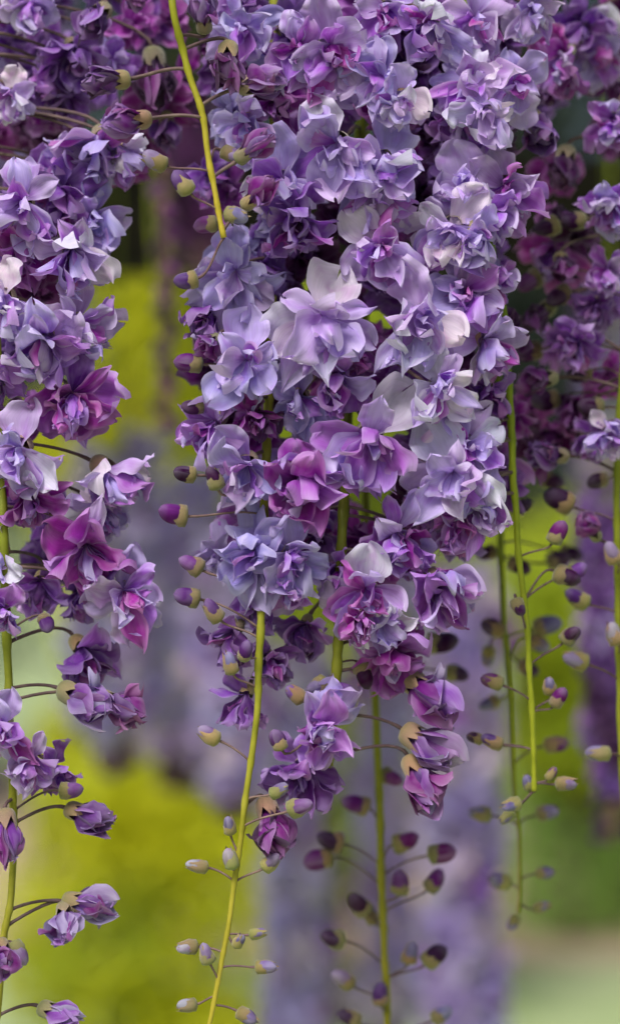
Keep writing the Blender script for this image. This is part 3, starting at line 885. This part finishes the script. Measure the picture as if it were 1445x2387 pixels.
D2 = build('slender soft olive stem with sparse buds close beside the lime green one', [(1120, -60), (1148, 300), (1160, 950), (1166, 1300), (1185, 1600), (1196, 1800), (1208, 1950), (1212, 2060), (1208, 2130)], .0024, .0006, 1.0,
'', '''
1150 1462 76 -.8 -.5 d .3 0 1176 1520 .3
1275 1457 84 .8 -.3 g .5 1.5 1178 1500 .2
1255 1500 70 .7 .3 g .2 1.5 1180 1540 .3
1136 1530 60 -.2 .9 g .1 2 1180 1500 .6
1295 1735 72 .9 -.2 d .15 .5 1192 1780 .3
1120 1898 66 -.9 -.2 g .08 0 1206 1930 .3
1275 1893 66 .85 -.35 g .15 1 1206 1930 .3
1165 2056 70 -.9 -.25 l .1 0 1212 2080 .9
1270 2035 56 .9 -.2 g .05 0 1212 2050 .4
1262 2116 52 .9 -.25 g .05 0 1210 2112 .4
1197 2152 50 -.4 .9 g .03 0 1208 2130 .5
1230 1560 66 .6 .4 d .3 2 1180 1530 .2
1215 1180 66 .5 -.3 d .6 0 1166 1150 .1
1285 1120 74 .7 .2 d .6 2 1166 1100 .1
1300 1305 70 .8 -.2 d .6 2.5 1168 1290 .1
1135 1290 62 -.6 .2 d .5 1 1166 1260 .1
1250 1085 66 .7 -.3 d .7 2.5 1164 1070 .1
1330 1290 66 .8 .1 d .7 3 1168 1270 .1
1225 1010 70 .6 .3 d .7 2.5 1162 1000 .1
1140 1640 60 -.7 .2 g .4 2 1188 1620 .2
1210 1320 66 .6 .3 d .6 0 1166 1290 .1
''', tint=(.62, .66, .42)); RAC.append(D2)
E = build('dark purple raceme with long pedicels hanging beside the lime green stem', [(1475, -60, 1.0), (1470, 500, .98), (1454, 850), (1439, 1100), (1441, 1400), (1446, 1700), (1452, 1900)], .0019, .0011, .955,
'''
1305 140 160 R k -.35 .45 -.4 1445 70
1270 190 120 R v -.5 .5 .8
1425 290 135 R m -.2 .5 -1.4
1415 480 145 R m -.2 .3 -1.6
1310 400 120 H d -.2 .8 1.0
1350 60 170 R v -.3 .4 1.5
1400 120 170 O l .1 .4 2.5
1285 590 180 R k -.4 .4 2.5
1310 625 90 H d .0 .6 -.4
1415 635 110 R m -.2 .3 -.8
1330 800 130 R v -.5 .35 -.4 1440 830
1240 885 110 H d -.8 .1 -.4 1436 912
1340 955 130 R d -.4 .3 1.6
1265 1062 110 H v -.8 .0 -.6 1437 1102
1405 1015 125 R l -.4 .3 -1.6
1385 1030 110 R v -.2 .6 -.6
1370 1225 85 H p -.5 -.55 -.8 1437 1275
1385 720 110 R v -.2 .6 .8
1245 740 105 H d -.7 .5 1.2
1300 520 120 H d -.8 .2 1.4
1280 1020 130 R d -.3 .4 2.5
''', '''
1305 1165 90 -.75 -.4 d .5 -.2 1437 1205 .3
1345 1397 78 -.85 -.4 v .25 -.4 1441 1432 .6
1342 1538 80 -.85 -.35 l .15 -.8 1443 1575 1
1395 1757 74 -.95 -.05 l .15 -.8 1446 1765 .8
1425 1290 70 -.5 -.8 l .3 -1 1440 1330 .5
1430 1480 70 -.4 -.8 w .15 -1 1442 1520 .5
1232 655 80 -.6 .3 d .8 2 1440 660 0
1350 1000 70 -.8 -.2 d .6 2 1440 1000 .1
1375 950 80 -.7 .0 d .7 .5 1440 960 .1
1390 1120 66 -.8 .1 d .5 1.5 1438 1110 .1
1235 820 76 -.8 .2 d .6 2.5 1446 830 .1
1270 935 84 -.7 .2 d .7 2 1442 940 .1
1300 690 80 -.7 .3 d .7 1 1456 700 .1
1275 530 80 -.7 .3 d .5 .5 1462 520 .2
1335 515 80 -.7 .1 d .5 .8 1462 520 .3
1350 870 76 -.7 .2 d .6 1.5 1446 880 .1
''', tint=(.66, .76, .4), ptint=(1.1, 1.0, 1.0)); RAC.append(E)
fill(E, 13, 1210, 1480, -40, 1080, 3, 9, 'ddvdvp', (110, 160))
for R in RAC: R.finish()

# ------------------------------------------------------------------ racemes farther back, out of focus
def far_raceme(label, x, y0, y1, wpx, d, pals, n, seed, tip=.25, size=150, lean=0):
    R = Raceme(label, [(x - lean, y0 - 60), (x - lean * .3, (y0 + y1) / 2), (x, y1)], .002, .0009, d, (.7, .75, .55)); R.d = d
    r = random.Random(seed); k = K * d / FOC
    for i in range(n):
        t = (i + .5) / n; y = y0 + (y1 - y0) * t; a = i * 2.4 + r.uniform(-.3, .3)
        rad = wpx * .5 * (1 - .62 * max(0, (t - (1 - tip)) / tip)) * r.uniform(.45, 1.0)
        cx = x + math.cos(a) * rad; dd = math.sin(a) * rad * k
        if t > 1 - tip * .45:
            R.bud(cx, y, 70, math.cos(a), .2, 'd', .5, dd)
        else:
            s = size * (1 - .4 * max(0, (t - (1 - tip)) / tip)) * r.uniform(.85, 1.15)
            ax = Vector((math.cos(a) * .8, math.sin(a) * .8, -r.uniform(.1, .6))).normalized()
            c = P(cx, y, d + dd); c.y = d + dd
            sz = s * k; T = r.choice('ORR'); o_, m_, i_, deep = PAL[r.choice(pals)]
            mw = Matrix.Translation(c - R.root.location) @ (frame(ax, phi=r.uniform(0, 6.3)) @ Matrix.Scale(sz, 3)).to_4x4()
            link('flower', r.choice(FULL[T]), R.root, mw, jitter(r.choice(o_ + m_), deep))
    R.finish(); return R
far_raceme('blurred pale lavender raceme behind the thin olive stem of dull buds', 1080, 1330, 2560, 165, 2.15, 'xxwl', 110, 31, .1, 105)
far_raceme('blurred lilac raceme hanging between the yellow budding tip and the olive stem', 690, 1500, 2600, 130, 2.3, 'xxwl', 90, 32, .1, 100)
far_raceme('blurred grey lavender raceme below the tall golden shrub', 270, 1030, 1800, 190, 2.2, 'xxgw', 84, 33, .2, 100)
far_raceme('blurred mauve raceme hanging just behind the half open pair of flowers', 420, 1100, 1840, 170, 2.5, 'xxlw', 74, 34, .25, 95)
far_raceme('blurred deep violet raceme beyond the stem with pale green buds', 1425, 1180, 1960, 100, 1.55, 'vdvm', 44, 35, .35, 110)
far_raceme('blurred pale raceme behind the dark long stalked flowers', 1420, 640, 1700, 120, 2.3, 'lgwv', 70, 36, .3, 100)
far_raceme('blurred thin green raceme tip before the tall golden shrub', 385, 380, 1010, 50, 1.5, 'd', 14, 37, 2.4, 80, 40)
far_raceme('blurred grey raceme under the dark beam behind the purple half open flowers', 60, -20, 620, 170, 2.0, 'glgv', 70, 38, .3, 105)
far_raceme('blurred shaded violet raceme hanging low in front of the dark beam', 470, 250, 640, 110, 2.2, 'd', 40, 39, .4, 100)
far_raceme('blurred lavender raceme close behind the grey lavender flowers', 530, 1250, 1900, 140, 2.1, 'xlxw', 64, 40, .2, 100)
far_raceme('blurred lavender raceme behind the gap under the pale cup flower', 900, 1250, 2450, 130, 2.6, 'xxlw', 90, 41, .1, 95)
